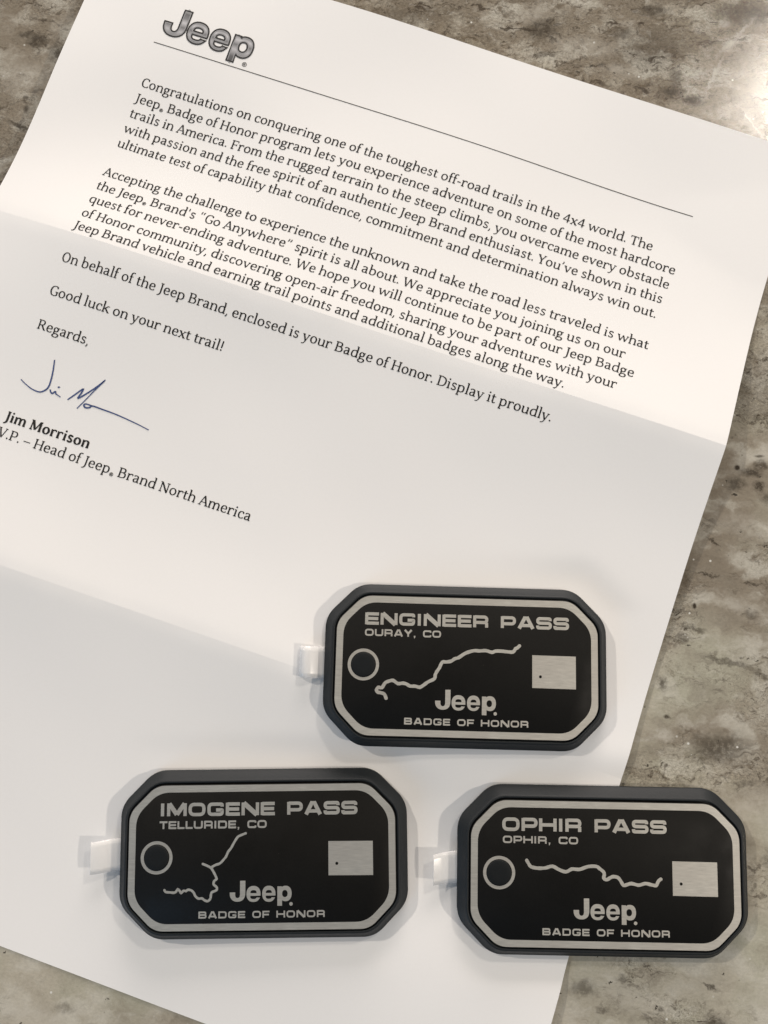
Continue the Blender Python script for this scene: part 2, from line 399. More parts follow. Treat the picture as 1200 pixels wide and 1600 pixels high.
G['r'] = [('s', [(.115, .445), (.115, .02)]), ('f', .03, .115, .427), ('f', .03, .225, .02), ('c', [(.115, .29), (.175, .39), (.255, .437), (.335, .438), (.385, .42)], .06), ('s', [(.372, .445), (.372, .345)], .05)]
G['s'] = [('c', [(.335, .37), (.32, .42), (.24, .445), (.15, .432), (.105, .36), (.13, .285), (.225, .24), (.32, .18), (.34, .105), (.29, .04), (.20, .02), (.115, .035), (.085, .10)], .062)]
G['t'] = [('c', [(.135, .57), (.135, .40), (.135, .13), (.16, .045), (.225, .025), (.32, .06)]), ('f', .025, .305, .427)]
G['u'] = [('c', [(.115, .445), (.115, .14), (.15, .05), (.24, .02), (.34, .05), (.43, .12)]), ('s', [(.43, .445), (.43, .0)]), ('f', .03, .115, .427), ('f', .34, .43, .427), ('f', .43, .525, .02)]
G['v'] = [('s', [(.075, .435), (.262, .01)], .082), ('s', [(.425, .435), (.262, .01)], .05), ('f', .0, .17, .427), ('f', .345, .50, .427)]
G['w'] = [('s', [(.07, .435), (.225, .01)], .08), ('s', [(.385, .435), (.225, .01)], .048), ('s', [(.385, .435), (.545, .01)], .08), ('s', [(.70, .435), (.545, .01)], .048), ('f', .0, .16, .427), ('f', .625, .775, .427)]
G['x'] = [('s', [(.085, .43), (.40, .02)], .085), ('s', [(.395, .43), (.08, .02)], .045), ('f', .01, .17, .427), ('f', .325, .47, .427), ('f', .01, .155, .02), ('f', .315, .48, .02)]
G['y'] = [('s', [(.075, .435), (.265, .0)], .082), ('c', [(.425, .435), (.27, .02), (.20, -.12), (.13, -.185), (.03, -.19)], .05), ('f', .0, .17, .427), ('f', .345, .50, .427)]
G['A'] = [('s', [(.31, .65), (.55, .02)], .088), ('s', [(.31, .65), (.075, .02)], .05), ('s', [(.15, .22), (.45, .22)], .042), ('f', .0, .18, .02), ('f', .43, .63, .02)]
G['B'] = [('s', [(.135, .645), (.135, .02)]), ('f', .035, .30, .627), ('f', .035, .30, .02), ('c', [(.28, .627), (.41, .60), (.455, .50), (.41, .40), (.29, .355)]), ('s', [(.135, .352), (.31, .352)], .042), ('c', [(.29, .355), (.45, .32), (.515, .19), (.45, .06), (.28, .02)])]
G['C'] = [('c', [(.505, .52), (.47, .60), (.36, .643), (.17, .575), (.09, .325), (.17, .08), (.36, .012), (.47, .045), (.53, .12)]), ('s', [(.505, .63), (.505, .48)], .045)]
G['D'] = [('s', [(.135, .645), (.135, .02)]), ('f', .035, .28, .627), ('f', .035, .28, .02), ('c', [(.26, .627), (.45, .58), (.56, .46), (.575, .32), (.54, .17), (.44, .06), (.26, .02)])]
G['F'] = [('s', [(.135, .645), (.135, .02)]), ('f', .035, .50, .627), ('f', .035, .26, .02), ('s', [(.135, .335), (.40, .335)], .042), ('s', [(.485, .64), (.485, .51)], .04), ('s', [(.40, .40), (.40, .27)], .038)]
G['G'] = [('c', [(.515, .52), (.48, .60), (.36, .643), (.17, .575), (.09, .325), (.17, .08), (.34, .012), (.45, .03), (.53, .075)]), ('s', [(.515, .63), (.515, .49)], .045), ('s', [(.525, .27), (.525, .05)], .08), ('f', .40, .60, .275)]
G['H'] = [('s', [(.135, .645), (.135, .02)]), ('s', [(.55, .645), (.55, .02)]), ('s', [(.135, .33), (.55, .33)], .042), ('f', .035, .235, .627), ('f', .035, .235, .02), ('f', .45, .65, .627), ('f', .45, .65, .02)]
G['J'] = [('c', [(.175, .645), (.175, .30), (.17, .02), (.13, -.08), (.05, -.15), (-.03, -.165)]), ('f', .07, .28, .627)]
G['M'] = [('s', [(.125, .645), (.105, .02)], .055), ('s', [(.685, .645), (.70, .02)], .088), ('s', [(.15, .645), (.39, .05)], .088), ('s', [(.66, .645), (.40, .05)], .05), ('f', .03, .15, .627), ('f', .66, .79, .627), ('f', .02, .20, .02), ('f', .60, .80, .02)]
G['N'] = [('s', [(.12, .645), (.12, .02)], .052), ('s', [(.56, .645), (.56, .0)], .052), ('s', [(.12, .64), (.55, .02)], .088), ('f', .02, .15, .627), ('f', .46, .66, .627), ('f', .02, .22, .02)]
G['O'] = [('o', .327, .325, .235, .318)]
G['P'] = [('s', [(.135, .645), (.135, .02)]), ('f', .035, .30, .627), ('f', .035, .25, .02), ('c', [(.28, .627), (.42, .60), (.485, .47), (.43, .33), (.29, .285), (.135, .285)])]
G['R'] = [('s', [(.135, .645), (.135, .02)]), ('f', .035, .30, .627), ('f', .035, .235, .02), ('c', [(.28, .627), (.41, .60), (.46, .48), (.41, .36), (.28, .315), (.135, .315)]), ('s', [(.31, .32), (.53, .02)], .088), ('f', .48, .62, .02)]
G['T'] = [('s', [(.297, .645), (.297, .02)]), ('f', .03, .565, .627), ('f', .19, .405, .02), ('s', [(.045, .64), (.045, .50)], .04), ('s', [(.55, .64), (.55, .50)], .04)]
G['V'] = [('s', [(.075, .63), (.31, .0)], .088), ('s', [(.53, .63), (.31, .0)], .05), ('f', .0, .18, .627), ('f', .44, .605, .627)]
G['W'] = [('s', [(.08, .63), (.27, .0)], .086), ('s', [(.46, .63), (.27, .0)], .05), ('s', [(.46, .63), (.66, .0)], .086), ('s', [(.84, .63), (.66, .0)], .05), ('f', .0, .18, .627), ('f', .755, .92, .627)]
G['Y'] = [('s', [(.07, .63), (.285, .29)], .086), ('s', [(.50, .63), (.285, .29)], .05), ('s', [(.285, .30), (.285, .02)]), ('f', .0, .17, .627), ('f', .41, .575, .627), ('f', .18, .39, .02)]
G['4'] = [('s', [(.37, .64), (.37, .0)]), ('s', [(.36, .63), (.05, .18)], .05), ('s', [(.04, .175), (.51, .175)], .05)]
G['.'] = [('d', .10, .05, .056)]
G[','] = [('c', [(.11, .07), (.115, .0), (.085, -.07), (.04, -.125)], .058)]
G['-'] = [('s', [(.045, .225), (.285, .225)], .06)]
G['–'] = [('s', [(.02, .235), (.48, .235)], .048)]
G['!'] = [('s', [(.14, .66), (.125, .19)], .075), ('d', .125, .05, .056)]
G["'"] = [('s', [(.11, .68), (.11, .46)], .06)]
G['’'] = [('c', [(.115, .69), (.12, .61), (.09, .54), (.05, .49)], .058)]
G['“'] = [('c', [(.17, .70), (.12, .65), (.10, .59), (.11, .52)], .058), ('c', [(.34, .70), (.29, .65), (.27, .59), (.28, .52)], .058)]
G['”'] = [('c', [(.135, .69), (.14, .61), (.11, .54), (.07, .49)], .058), ('c', [(.305, .69), (.31, .61), (.28, .54), (.24, .49)], .058)]
G['®'] = [('o', .15, .01, .115, .115, .03), ('s', [(.11, .075), (.11, -.06)], .035), ('c', [(.11, .065), (.18, .06), (.19, .03), (.17, .0), (.11, .0)], .03), ('s', [(.15, .0), (.20, -.06)], .035)]
for k, w in ADV.items():
    if k != ' ': assert k in G or k in 'z', k


def nib(pts, thick, thin):
    out = []
    for i in range(len(pts)):
        d = np.array(pts[min(i + 1, len(pts) - 1)]) - np.array(pts[max(i - 1, 0)])
        a = math.atan2(d[1], d[0])
        out.append(thin + (thick - thin) * abs(math.sin(a - math.radians(9))) ** 1.25)
    return out


def set_text(pen, text, bold=False):
    thick, thin = (.150, .072) if bold else (.096, .052)
    x = 0.0
    for ch in text:
        for it in G.get(ch, []):
            k = it[0]
            if k in 'cs':
                pts = [np.array((px + x, py)) for px, py in it[1]]
                if k == 'c': pts = smooth_path(pts, 4)
                if len(it) > 2:
                    w = it[2] * 1.14 + ((.05 if it[2] > .06 else .022) if bold else 0); ws = [w] * len(pts)
                else: ws = nib(pts, thick, thin)
                pen.strip(pts, ws)
            elif k == 'f': pen.strip([(it[1] + x, it[3]), (it[2] + x, it[3])], [thin] * 2)
            elif k == 'd': pen.disc(it[1] + x, it[2], it[3] * (1.25 if bold else 1), 10)
            elif k == 'o':
                n = 24
                pts = [np.array((x + it[1] + it[3] * math.cos(2 * math.pi * i / n), it[2] + it[4] * math.sin(2 * math.pi * i / n))) for i in range(n)]
                ws = []
                for i in range(n):
                    a = math.atan2(*(pts[(i + 1) % n] - pts[i - 1])[::-1])
                    ws.append(it[5] if len(it) > 5 else thin + (thick - thin) * abs(math.sin(a - math.radians(9))) ** 1.25)
                pen.strip(pts, ws, True)
        x += ADV[ch] * (1.06 if bold else 1)
    return x


# ------------------------------------------------------------------ extended square sans (for the badges), cap height 1
def rr(pts, r, closed=False):
    """polyline with rounded corners; points may carry their own radius as third item"""
    out = []; n = len(pts)
    for i in range(n):
        p = np.array(pts[i][:2], float); rad = pts[i][2] if len(pts[i]) > 2 else r
        if not closed and i in (0, n - 1): out.append(p); continue
        a = np.array(pts[i - 1][:2], float); b_ = np.array(pts[(i + 1) % n][:2], float)
        da, db = a - p, b_ - p; la, lb = np.hypot(*da), np.hypot(*db)
        q = min(rad, la * .5, lb * .5); s, e = p + da / la * q, p + db / lb * q
        for k in range(7):
            t = k / 6; out.append(s * (1 - t) ** 2 + 2 * p * t * (1 - t) * 1.0 + e * t * t)
    return out


T_ = .205
X0, X1, Y0, Y1 = .11, 1.13, .105, .895
WIDE = {
    'E': (1.12, [[(X0, 0), (X0, 1)], [(X0, Y1), (1.08, Y1)], [(X0, .5), (1.03, .5)], [(X0, Y0), (1.09, Y0)]]),
    'N': (1.38, [[(.11, 0), (.11, 1)], [(1.22, 0), (1.22, 1)], ('w', .29, [(.15, .97), (1.18, .03)])]),
    'G': (1.32, [('r', [(X1, .70), (X1, Y1), (X0, Y1), (X0, Y0), (X1, Y0), (X1, .44, .02), (.66, .44)])]),
    'I': (.42, [[(.16, 0), (.16, 1)]]),
    'R': (1.28, [[(X0, 0), (X0, 1)], ('r', [(X0, Y1), (1.08, Y1), (1.08, .42), (X0, .42)]), [(1.07, .40), (1.07, 0)]]),
    'P': (1.22, [[(X0, 0), (X0, 1)], ('r', [(X0, Y1), (1.08, Y1), (1.08, .38), (X0, .38)])]),
    'A': (1.40, [('w', .24, [(.13, 0), (.62, 1)]), ('w', .24, [(1.23, 0), (.74, 1)]), [(.33, .27), (1.03, .27)], [(.56, .91), (.80, .91)]]),
    'S': (1.27, [('r', [(1.10, .70), (1.10, Y1), (X0, Y1), (X0, .51), (1.12, .51), (1.12, Y0), (X0, Y0), (X0, .30)])]),
    'O': (1.36, [('rc', [(X0, Y1), (1.18, Y1), (1.18, Y0), (X0, Y0)])]),
    'U': (1.32, [('r', [(X0, 1), (X0, Y0), (X1, Y0), (X1, 1)])]),
    'Y': (1.28, [('w', .25, [(.10, 1), (.62, .46)]), ('w', .25, [(1.12, 1), (.60, .46)]), [(.61, .52), (.61, 0)]]),
    'C': (1.27, [('r', [(1.12, .68), (1.12, Y1), (X0, Y1), (X0, Y0), (1.12, Y0), (1.12, .32)])]),
    'M': (1.56, [[(.11, 0), (.11, 1)], [(1.39, 0), (1.39, 1)], ('w', .27, [(.15, .98), (.75, .12)]), ('w', .27, [(1.35, .98), (.75, .12)])]),
    'T': (1.15, [[(.55, 0), (.55, 1)], [(.0, Y1), (1.10, Y1)]]),
    'L': (1.02, [[(X0, 0), (X0, 1)], [(X0, Y0), (.98, Y0)]]),
    'D': (1.32, [[(X0, 0), (X0, 1)], ('r', [(X0, Y1), (X1, Y1), (X1, Y0), (X0, Y0)])]),
    'H': (1.36, [[(.11, 0), (.11, 1)], [(1.20, 0), (1.20, 1)], [(.11, .5), (1.20, .5)]]),
    'B': (1.28, [[(X0, 0), (X0, 1)], ('r', [(X0, Y1), (1.06, Y1), (1.06, .52), (X0, .52)], .16), ('r', [(X0, .50), (1.10, .50), (1.10, Y0), (X0, Y0)], .18)]),
    'F': (1.06, [[(X0, 0), (X0, 1)], [(X0, Y1), (1.06, Y1)], [(X0, .46), (.98, .46)]]),
    ',': (.46, [('w', .2, [(.17, .16), (.17, .02)]), ('w', .12, [(.21, .05), (.12, -.2)])]),
    ' ': (.72, []),
}


def set_wide(pen, text, x0, x1, y0, h, space=.10, weight=T_):
    tot = sum(WIDE[c][0] + space for c in text) - space
    last = WIDE[text[-1]][0]; tot -= (last - {'S': 1.22, 'O': 1.29, 'R': 1.18}.get(text[-1], last))
    sx = (x1 - x0) / tot; x = x0
    for c in text:
        wd, items = WIDE[c]
        for it in items:
            wgt = weight
            if isinstance(it, tuple):
                if it[0] == 'w': wgt = it[1] * weight / T_; pts, cl = it[2], False
                elif it[0] == 'r': pts, cl = rr(it[1], it[2] if len(it) > 2 else .27), False
                else: pts, cl = rr(it[1], .34, True), True
            else: pts, cl = it, False
            P = [(x + q[0] * sx, y0 + q[1] * h) for q in pts]
            pen.strip(P, [wgt * h * 1.04] * len(P), cl)
        x += (wd + space) * sx


# ------------------------------------------------------------------ the four-letter wordmark, in badge millimetres
def ell(cx, cy, rx, ry, a0, a1, n=20, sq=2.25):
    out = []
    for i in range(n + 1):
        a = math.radians(a0 + (a1 - a0) * i / n); c, s = math.cos(a), math.sin(a)
        out.append((cx + rx * math.copysign(abs(c) ** (2 / sq), c), cy + ry * math.copysign(abs(s) ** (2 / sq), s)))
    return out


def wordmark():
    """list of letters; each a list of loops (outer, holes...)"""
    J = [(-5.55, -5.84), (-4.20, -5.84)] + ell(-6.18, -8.9, 1.98, 2.02, 0, -180, 22) + [(-8.16, -8.66), (-6.78, -8.66)] + \
        ell(-6.17, -9.18, .62, .86, 180, 360, 14)
    def e(x0, x1):
        cx, rx = (x0 + x1) / 2, (x1 - x0) / 2
        cy, ry = -9.08, 1.95
        out = ell(cx, cy, rx, ry, 0, 320, 40)                      # outer, from right middle ccw to the lower right
        # start just under the bar at the right
        y_bar = -9.55
        o = [(x1, -9.28)] + out[1:-1] + [(x1 - .10, -9.98)]
        mouth = [(x1 - .72, -9.98 + .02)] + ell(cx, -9.80, rx * .46, .52, -10, -90, 5) + ell(cx, -9.80, rx * .46, .52, -90, -178, 6) + [(cx - rx * .46, y_bar + .02), (x1 - .02, y_bar + .02)]
        hole = [(cx - rx * .44, -8.88), (cx + rx * .44, -8.88)] + ell(cx, -8.70, rx * .44, .55, 0, 180, 12)
        return [o + mouth, hole]
    p = [(3.97, -7.32), (5.05, -7.32), (5.16, -7.62)] + ell(6.05, -9.06, 1.55, 1.88, 128, -120, 34) + [(5.17, -10.62), (5.17, -12.02), (3.97, -12.02)]
    ph = ell(5.88, -9.08, .70, .86, 0, 360, 24)[:-1]
    return [[J], e(-3.90, -.32), e(.10, 3.48), [p, ph]]


# ------------------------------------------------------------------ COUNTERTOP
def build_countertop():
    bm = bmesh.new()
    bmesh.ops.create_cube(bm, size=1)
    bmesh.ops.scale(bm, vec=(1.1, 1.0, .03), verts=bm.verts)
    bmesh.ops.translate(bm, vec=(0, 0.05, -.015), verts=bm.verts)
    bmesh.ops.bevel(bm, geom=list(bm.edges), offset=.004, segments=3, affect='EDGES')
    me = bpy.data.meshes.new('countertop'); bm.to_mesh(me); bm.free()
    me.materials.append(M_STONE)
    o = bpy.data.objects.new('countertop', me); COL.objects.link(o)
    o['kind'] = 'structure'; o['label'] = 'polished grey and brown veined stone countertop under the letter'
    return o


build_countertop()

# ------------------------------------------------------------------ LETTER surface
PW, PH = 215.9, 279.4; C1, C2 = PH / 3, 2 * PH / 3
PSI, TX, TY = -0.324304, -29.2651, 36.4008
ZK = np.array([[3.64, 5.02, 4.79, 2.76, 1.41, .56], [3.65, 5.33, 3.99, 2.56, .54, .25], [4.24, 4.83, 4.05, 2.88, .57, .25], [4.55, 4.08, 5.04, 3.79, 1.93, .97], [5.03, 6.08, 6.57, 5.32, 3.95, 3.66], [7.58, 9.97, 9.33, 7.64, 7.14, 6.99], [6.83, 7.75, 6.45, 5.31, 4.27, 3.72], [6.02, 5.85, 4.99, 3.83, 2.72, 2.01], [6.26, 5.55, 4.77, 3.67, 2.4, 1.35], [7.72, 7.3, 6.24, 5.17, 3.76, 2.36], [3.95, 3.4, 2.59, 1.17, .64, .43], [1.57, 1.3, 1.15, 1.13, 1.22, 2.38], [.27, .26, .41, .25, .25, 1.89]])
UN = np.linspace(0, PW, 6)
VN = np.concatenate([np.linspace(0, C1, 6), np.linspace(C1, C2, 5)[1:], np.linspace(C2, PH, 4)[1:]])
FU = np.linspace(0, PW, 73)
FV = np.concatenate([np.linspace(0, C1, 57), np.linspace(C1, C2, 57)[1:], np.linspace(C2, PH, 57)[1:]])


def spline_matrix(x, xq):
    n = len(x); A = np.zeros((n, n)); B = np.zeros((n, n)); h = np.diff(x)
    A[0, 0] = A[-1, -1] = 1
    for i in range(1, n - 1):
        A[i, i - 1] = h[i - 1]; A[i, i] = 2 * (h[i - 1] + h[i]); A[i, i + 1] = h[i]
        B[i, i - 1] = 6 / h[i - 1]; B[i, i] = -6 / h[i - 1] - 6 / h[i]; B[i, i + 1] = 6 / h[i]
    Mm = np.linalg.solve(A, B); Q = np.zeros((len(xq), n))
    for k, q in enumerate(xq):
        i = min(max(np.searchsorted(x, q) - 1, 0), n - 2); t = q - x[i]; hh = h[i]
        a = (x[i + 1] - q) / hh; b = t / hh
        Q[k, i] += a; Q[k, i + 1] += b
        Q[k] += ((a ** 3 - a) * Mm[i] + (b ** 3 - b) * Mm[i + 1]) * hh * hh / 6
    return Q


SU = spline_matrix(UN, FU); SV = np.zeros((len(FV), len(VN)))
for (a, b), (i, j) in zip([(0, 57), (56, 113), (112, 169)], [(0, 5), (5, 9), (9, 12)]):
    SV[a:b, i:j + 1] = spline_matrix(VN[i:j + 1], FV[a:b])
ZF = SV @ ZK @ SU.T


def arc_positions(Zf):
    dz = np.diff(Zf, axis=0); dv = np.diff(FV)[:, None]
    Y = np.vstack([np.zeros((1, len(FU))), np.cumsum(np.sqrt(np.maximum(dv * dv - dz * dz, 1e-6)), 0)])
    du = np.diff(FU)[None, :]; dzu = np.diff(Zf, axis=1)
    X = np.hstack([np.zeros((len(FV), 1)), np.cumsum(np.sqrt(np.maximum(du * du - dzu * dzu, 1e-6)), 1)])
    return X - X[:, 36:37] + PW / 2, Y - Y[112:113] + C2


XF, YF = arc_positions(ZF)
# gentle cockle of handled paper
uu, vv = np.meshgrid(FU, FV)
ZF = ZF + .20 * np.sin(uu / 17 + vv / 31 + .6) * np.sin(vv / 23 - uu / 60 + 1.1) + .06 * np.sin(uu / 9 - vv / 14) * np.sin(vv / 11 + .4)
co, si = math.cos(PSI), math.sin(PSI)
px_, py_ = XF - PW / 2, -(YF - PH / 2)
WX, WY = px_ * co - py_ * si + TX, px_ * si + py_ * co + TY
# worn, slightly buckled creases
for cv, ph in ((C1, 0.0), (C2, 2.1)):
    ZF = ZF + .07 * np.exp(-np.abs(vv - cv) / 2.4) * (np.sin(uu / 3.1 + ph) * np.sin(uu / 7.3 + 2 * ph) + .6 * np.sin(uu / 13.7 + ph))
    ZF = ZF - .16 * np.exp(-((vv - cv) / 1.5) ** 2)
ZF = np.maximum(ZF, .18)

# badges: x, y, z of the base centre (mm), turn, tilt x, tilt y
BADGE = {'engineer': (17.3395, -13.1638, 3.5469, -0.0254, -0.0129, 0.0363),
         'imogene': (-35.3810, -61.0805, 1.7854, 0.0150, 0.0032, 0.0186),
         'ophir': (52.1394, -64.8752, 1.3668, -0.0164, 0.0149, 0.0184)}


def badge_matrix(k):
    x, y, z, a, tx, ty = BADGE[k]
    m = Matrix.Rotation(tx, 4, 'X') @ Matrix.Rotation(ty, 4, 'Y') @ Matrix.Rotation(a, 4, 'Z')
    m.translation = Vector((x, y, z)) * MM
    return m


# the sheet is pressed down where a badge lies on it
for k in BADGE:
    m = badge_matrix(k); n = m.to_3x3() @ Vector((0, 0, 1)); c = m.translation / MM
    plane = c.z - ((WX - c.x) * n.x + (WY - c.y) * n.y) / n.z
    a = BADGE[k][3]
    lx = (WX - c.x) * math.cos(a) + (WY - c.y) * math.sin(a); ly = -(WX - c.x) * math.sin(a) + (WY - c.y) * math.cos(a)
    d = np.maximum(np.maximum(np.abs(lx) - 38.2, np.abs(ly) - 21.8), (np.abs(lx) + np.abs(ly) - 52.0) * .707)
    w = np.clip(1 - d / 9, 0, 1); w = w * w * (3 - 2 * w)
    ex = ZF - (plane - .30)
    ZF = ZF - .28 * np.log1p(np.exp(np.clip(ex / .28, -40, 40))) * w
ZF = np.maximum(ZF, .14)
GRID = np.stack([WX, WY, ZF], -1) * MM
TU = np.gradient(GRID, axis=1); TV = np.gradient(GRID, axis=0)
NRM = np.cross(TV, TU); NRM /= np.linalg.norm(NRM, axis=2, keepdims=True)


def on_paper(uv, lift):
    """page millimetres (n,2) -> world points lifted off the sheet (lift in mm)"""
    u = np.clip(uv[:, 0], 0, PW - 1e-6); v = np.clip(uv[:, 1], 0, PH - 1e-6)
    i = np.clip(np.searchsorted(FU, u, 'right') - 1, 0, len(FU) - 2); j = np.clip(np.searchsorted(FV, v, 'right') - 1, 0, len(FV) - 2)
    a = ((u - FU[i]) / (FU[i + 1] - FU[i]))[:, None]; b = ((v - FV[j]) / (FV[j + 1] - FV[j]))[:, None]
    f = lambda A: (A[j, i] * (1 - a) + A[j, i + 1] * a) * (1 - b) + (A[j + 1, i] * (1 - a) + A[j + 1, i + 1] * a) * b
    return f(GRID) + f(NRM) * (np.asarray(lift)[:, None] * MM)


LETTER = empty('letter', (TX * MM, TY * MM, 0))
LETTER['label'] = 'white printed letter with two folds and a blue signature, spread on the stone countertop'
LETTER['category'] = 'letter'
ORG = np.array([TX * MM, TY * MM, 0])


def build_sheet():
    nv, nu = GRID.shape[:2]; th = .10 * MM
    top = (GRID - ORG).reshape(-1, 3); bot = (GRID - NRM * th - ORG).reshape(-1, 3)
    N = nv * nu; idx = lambda j, i: j * nu + i
    faces = []
    for j in range(nv - 1):
        for i in range(nu - 1):
            faces.append((idx(j + 1, i), idx(j + 1, i + 1), idx(j, i + 1), idx(j, i)))
    for j in range(nv - 1):
        for i in range(nu - 1):
            faces.append((N + idx(j, i), N + idx(j, i + 1), N + idx(j + 1, i + 1), N + idx(j + 1, i)))
    rim = [idx(0, i) for i in range(nu)] + [idx(j, nu - 1) for j in range(1, nv)] + [idx(nv - 1, i) for i in range(nu - 2, -1, -1)] + [idx(j, 0) for j in range(nv - 2, 0, -1)]
    for k in range(len(rim)):
        a, b = rim[k], rim[(k + 1) % len(rim)]
        faces.append((a, b, N + b, N + a))
    o = mesh_obj('paper_sheet', np.vstack([top, bot]), faces, M_PAPER, LETTER, True)
    me = o.data
    crease = {56, 112}
    sharp = []
    for e in me.edges:
        a, b = e.vertices
        aj, bj = (a % N) // nu, (b % N) // nu
        s = (aj == bj and aj in crease) or (a >= N) != (b >= N)
        if (a < N and b < N and aj == bj and aj in (0, nv - 1)): s = True
        if (a < N and b < N and a % nu == b % nu and a % nu in (0, nu - 1)): s = True
        sharp.append(s)
    at = me.attributes.new('sharp_edge', 'BOOLEAN', 'EDGE'); at.data.foreach_set('value', sharp)
    return o


build_sheet()


def paper_print(name, pen, fn, mat, base=.055, step=.0012, parent=None, uvfn=None):
    v = np.array(pen.v); uv = fn(v[:, :2])
    lv = base + (v[:, 2] % 24) * step
    o = mesh_obj(name, on_paper(uv, lv) - ORG, pen.f, mat, parent or LETTER)
    if uvfn:
        l = o.data.uv_layers.new(name='UVMap')
        for lp in o.data.loops: l.data[lp.index].uv = uvfn(v[lp.vertex_index, :2])
    return o


LINES = [
    ("Congratulations on conquering one of the toughest off-road trails in the 4x4 world. The", 26.32, 42.74, 182.44),
    ("Jeep® Badge of Honor program lets you experience adventure on some of the most hardcore", 26.32, 47.75, 190.50),
    ("trails in America. From the rugged terrain to the steep climbs, you overcame every obstacle", 26.32, 52.62, 189.97),
    ("with passion and the free spirit of an authentic Jeep Brand enthusiast. You’ve shown in this", 26.40, 57.52, 189.25),
    ("ultimate test of capability that confidence, commitment and determination always win out.", 26.40, 62.48, 188.73),
    ("Accepting the challenge to experience the unknown and take the road less traveled is what", 26.20, 72.50, 188.95),
    ("the Jeep® Brand's “Go Anywhere” spirit is all about. We appreciate you joining us on our", 26.32, 77.42, 183.39),
    ("quest for never-ending adventure. We hope you will continue to be part of our Jeep Badge", 26.26, 82.20, 187.12),
    ("of Honor community, discovering open-air freedom, sharing your adventures with your", 26.30, 87.20, 183.32),
    ("Jeep Brand vehicle and earning trail points and additional badges along the way.", 26.10, 91.82, 169.79),
    ("On behalf of the Jeep Brand, enclosed is your Badge of Honor. Display it proudly.", 26.26, 101.77, 169.33),
    ("Good luck on your next trail!", 26.20, 111.70, 77.77),
    ("Regards,", 26.15, 121.80, None),
    ("Jim Morrison", 26.75, 148.93, 51.73),
    ("V.P. – Head of Jeep® Brand North America", 26.30, 153.65, 100.41),
]
EM = 4.22
for i, (t, u0, vb, u1) in enumerate(LINES):
    pen = Pen(); bold = i == 13
    wd = set_text(pen, t, bold) - .03
    sx = (u1 - u0) / wd if u1 else EM
    paper_print('text_line', pen, lambda q, u0=u0, vb=vb, sx=sx: np.stack([u0 + q[:, 0] * sx, vb - q[:, 1] * EM], 1), M_INK)

# header rule
pen = Pen(); n = 90
pen.strip([(25.42 + 165.4 * i / n, -(28.70 + .17 * i / n)) for i in range(n + 1)], [.25] * (n + 1))
paper_print('header_rule', pen, lambda q: np.stack([q[:, 0], -q[:, 1]], 1), M_GREY_INK)

# letterhead wordmark: dark outline with a printed chrome fill
LOGO = wordmark()
BX0, BX1, BY0, BY1 = -8.16, 7.60, -12.02, -5.84
lfn = lambda q: np.stack([26.25 + (q[:, 0] - BX0) / (BX1 - BX0) * 27.85, 16.35 + (BY1 - q[:, 1]) / (BY1 - BY0) * 11.0], 1)
pen = Pen()
for letter in LOGO:
    for lp in letter: pen.poly([lp])
fill = Pen()


def grow(lp, d):
    P = np.array(lp); n = len(P)
    ar = sum(P[i, 0] * P[(i + 1) % n, 1] - P[(i + 1) % n, 0] * P[i, 1] for i in range(n))
    s = 1 if ar > 0 else -1
    out = []
    for i in range(n):
        t = P[(i + 1) % n] - P[i - 1]; t = t / max(np.hypot(*t), 1e-9)
        out.append(tuple(P[i] + s * d * np.array([t[1], -t[0]])))
    return out


edge = Pen(); hi = Pen()
for letter in LOGO:
    for lp in letter:
        pts = [lp[i] for i in range(len(lp)) if np.hypot(*(np.array(lp[i]) - np.array(lp[i - 1]))) > .02]
        edge.strip(pts, [.25] * len(pts), True)
    fill.poly(letter)
    for q, lp in enumerate(letter):
        g = grow(lp, .24 if q else -.24)
        hi.strip(smooth_path(g, 2, True), [.13] * (len(g) * 2), True)
logo_o = paper_print('letterhead_logo', fill, lfn, M_CHROME, .055, uvfn=lambda p: (0, float((p[1] - BY0) / (BY1 - BY0))))
paper_print('outline', edge, lfn, M_LOGO_EDGE, .075, parent=logo_o)
paper_print('highlight', hi, lfn, M_HILITE, .068, parent=logo_o)
reg = Pen(); reg.ring(53.25, -27.0, .62, .17, 20); reg.strip([(53.02, -26.65), (53.02, -27.35)], [.2, .2]); reg.strip(smooth_path([(53.02, -26.7), (53.4, -26.75), (53.42, -26.98), (53.02, -27.02)], 4), [.16] * 13); reg.strip([(53.2, -27.0), (53.46, -27.35)], [.18, .18])
paper_print('trademark_symbol', reg, lambda q: np.stack([q[:, 0], -q[:, 1]], 1), M_GREY_INK, .06, parent=logo_o)

# signature in blue pen
SIG = [[(34.17, 128.63), (34.71, 131.09), (35.09, 133.6), (35.17, 136.21), (34.37, 137.67), (33.11, 138.42), (30.94, 138.29), (28.8, 137.55), (27.02, 136.69)],
       [(35.84, 136.78), (36.17, 137.33), (36.82, 137.64), (37.42, 136.91), (37.81, 137.44), (38.41, 137.64), (39.37, 137.91)],
       [(37.66, 135.58), (38.24, 135.32)],
       [(41.46, 138.0), (42.79, 136.17), (44.53, 133.82), (44.48, 134.95), (44.15, 136.64), (46.6, 133.85), (48.38, 131.42), (49.49, 129.68), (47.7, 133.22), (46.22, 136.48), (44.78, 139.46)],
       [(48.56, 137.47), (46.89, 137.44), (46.27, 137.91), (46.94, 138.47), (48.0, 138.12), (48.68, 137.43), (51.2, 137.45), (55.88, 137.59), (61.35, 138.13), (64.13, 138.52), (65.68, 138.79)]]
pen = Pen()
for st in SIG:
    pts = [(x, -y) for x, y in st]
    q = smooth_path(pts, 6); L = len(q)
    pen.strip(q, [.44 * (.62 + .38 * math.sin(math.pi * min(1, .15 + i / L))) for i in range(L)])
paper_print('signature', pen, lambda q: np.stack([q[:, 0], -q[:, 1]], 1), M_BLUE, .09)

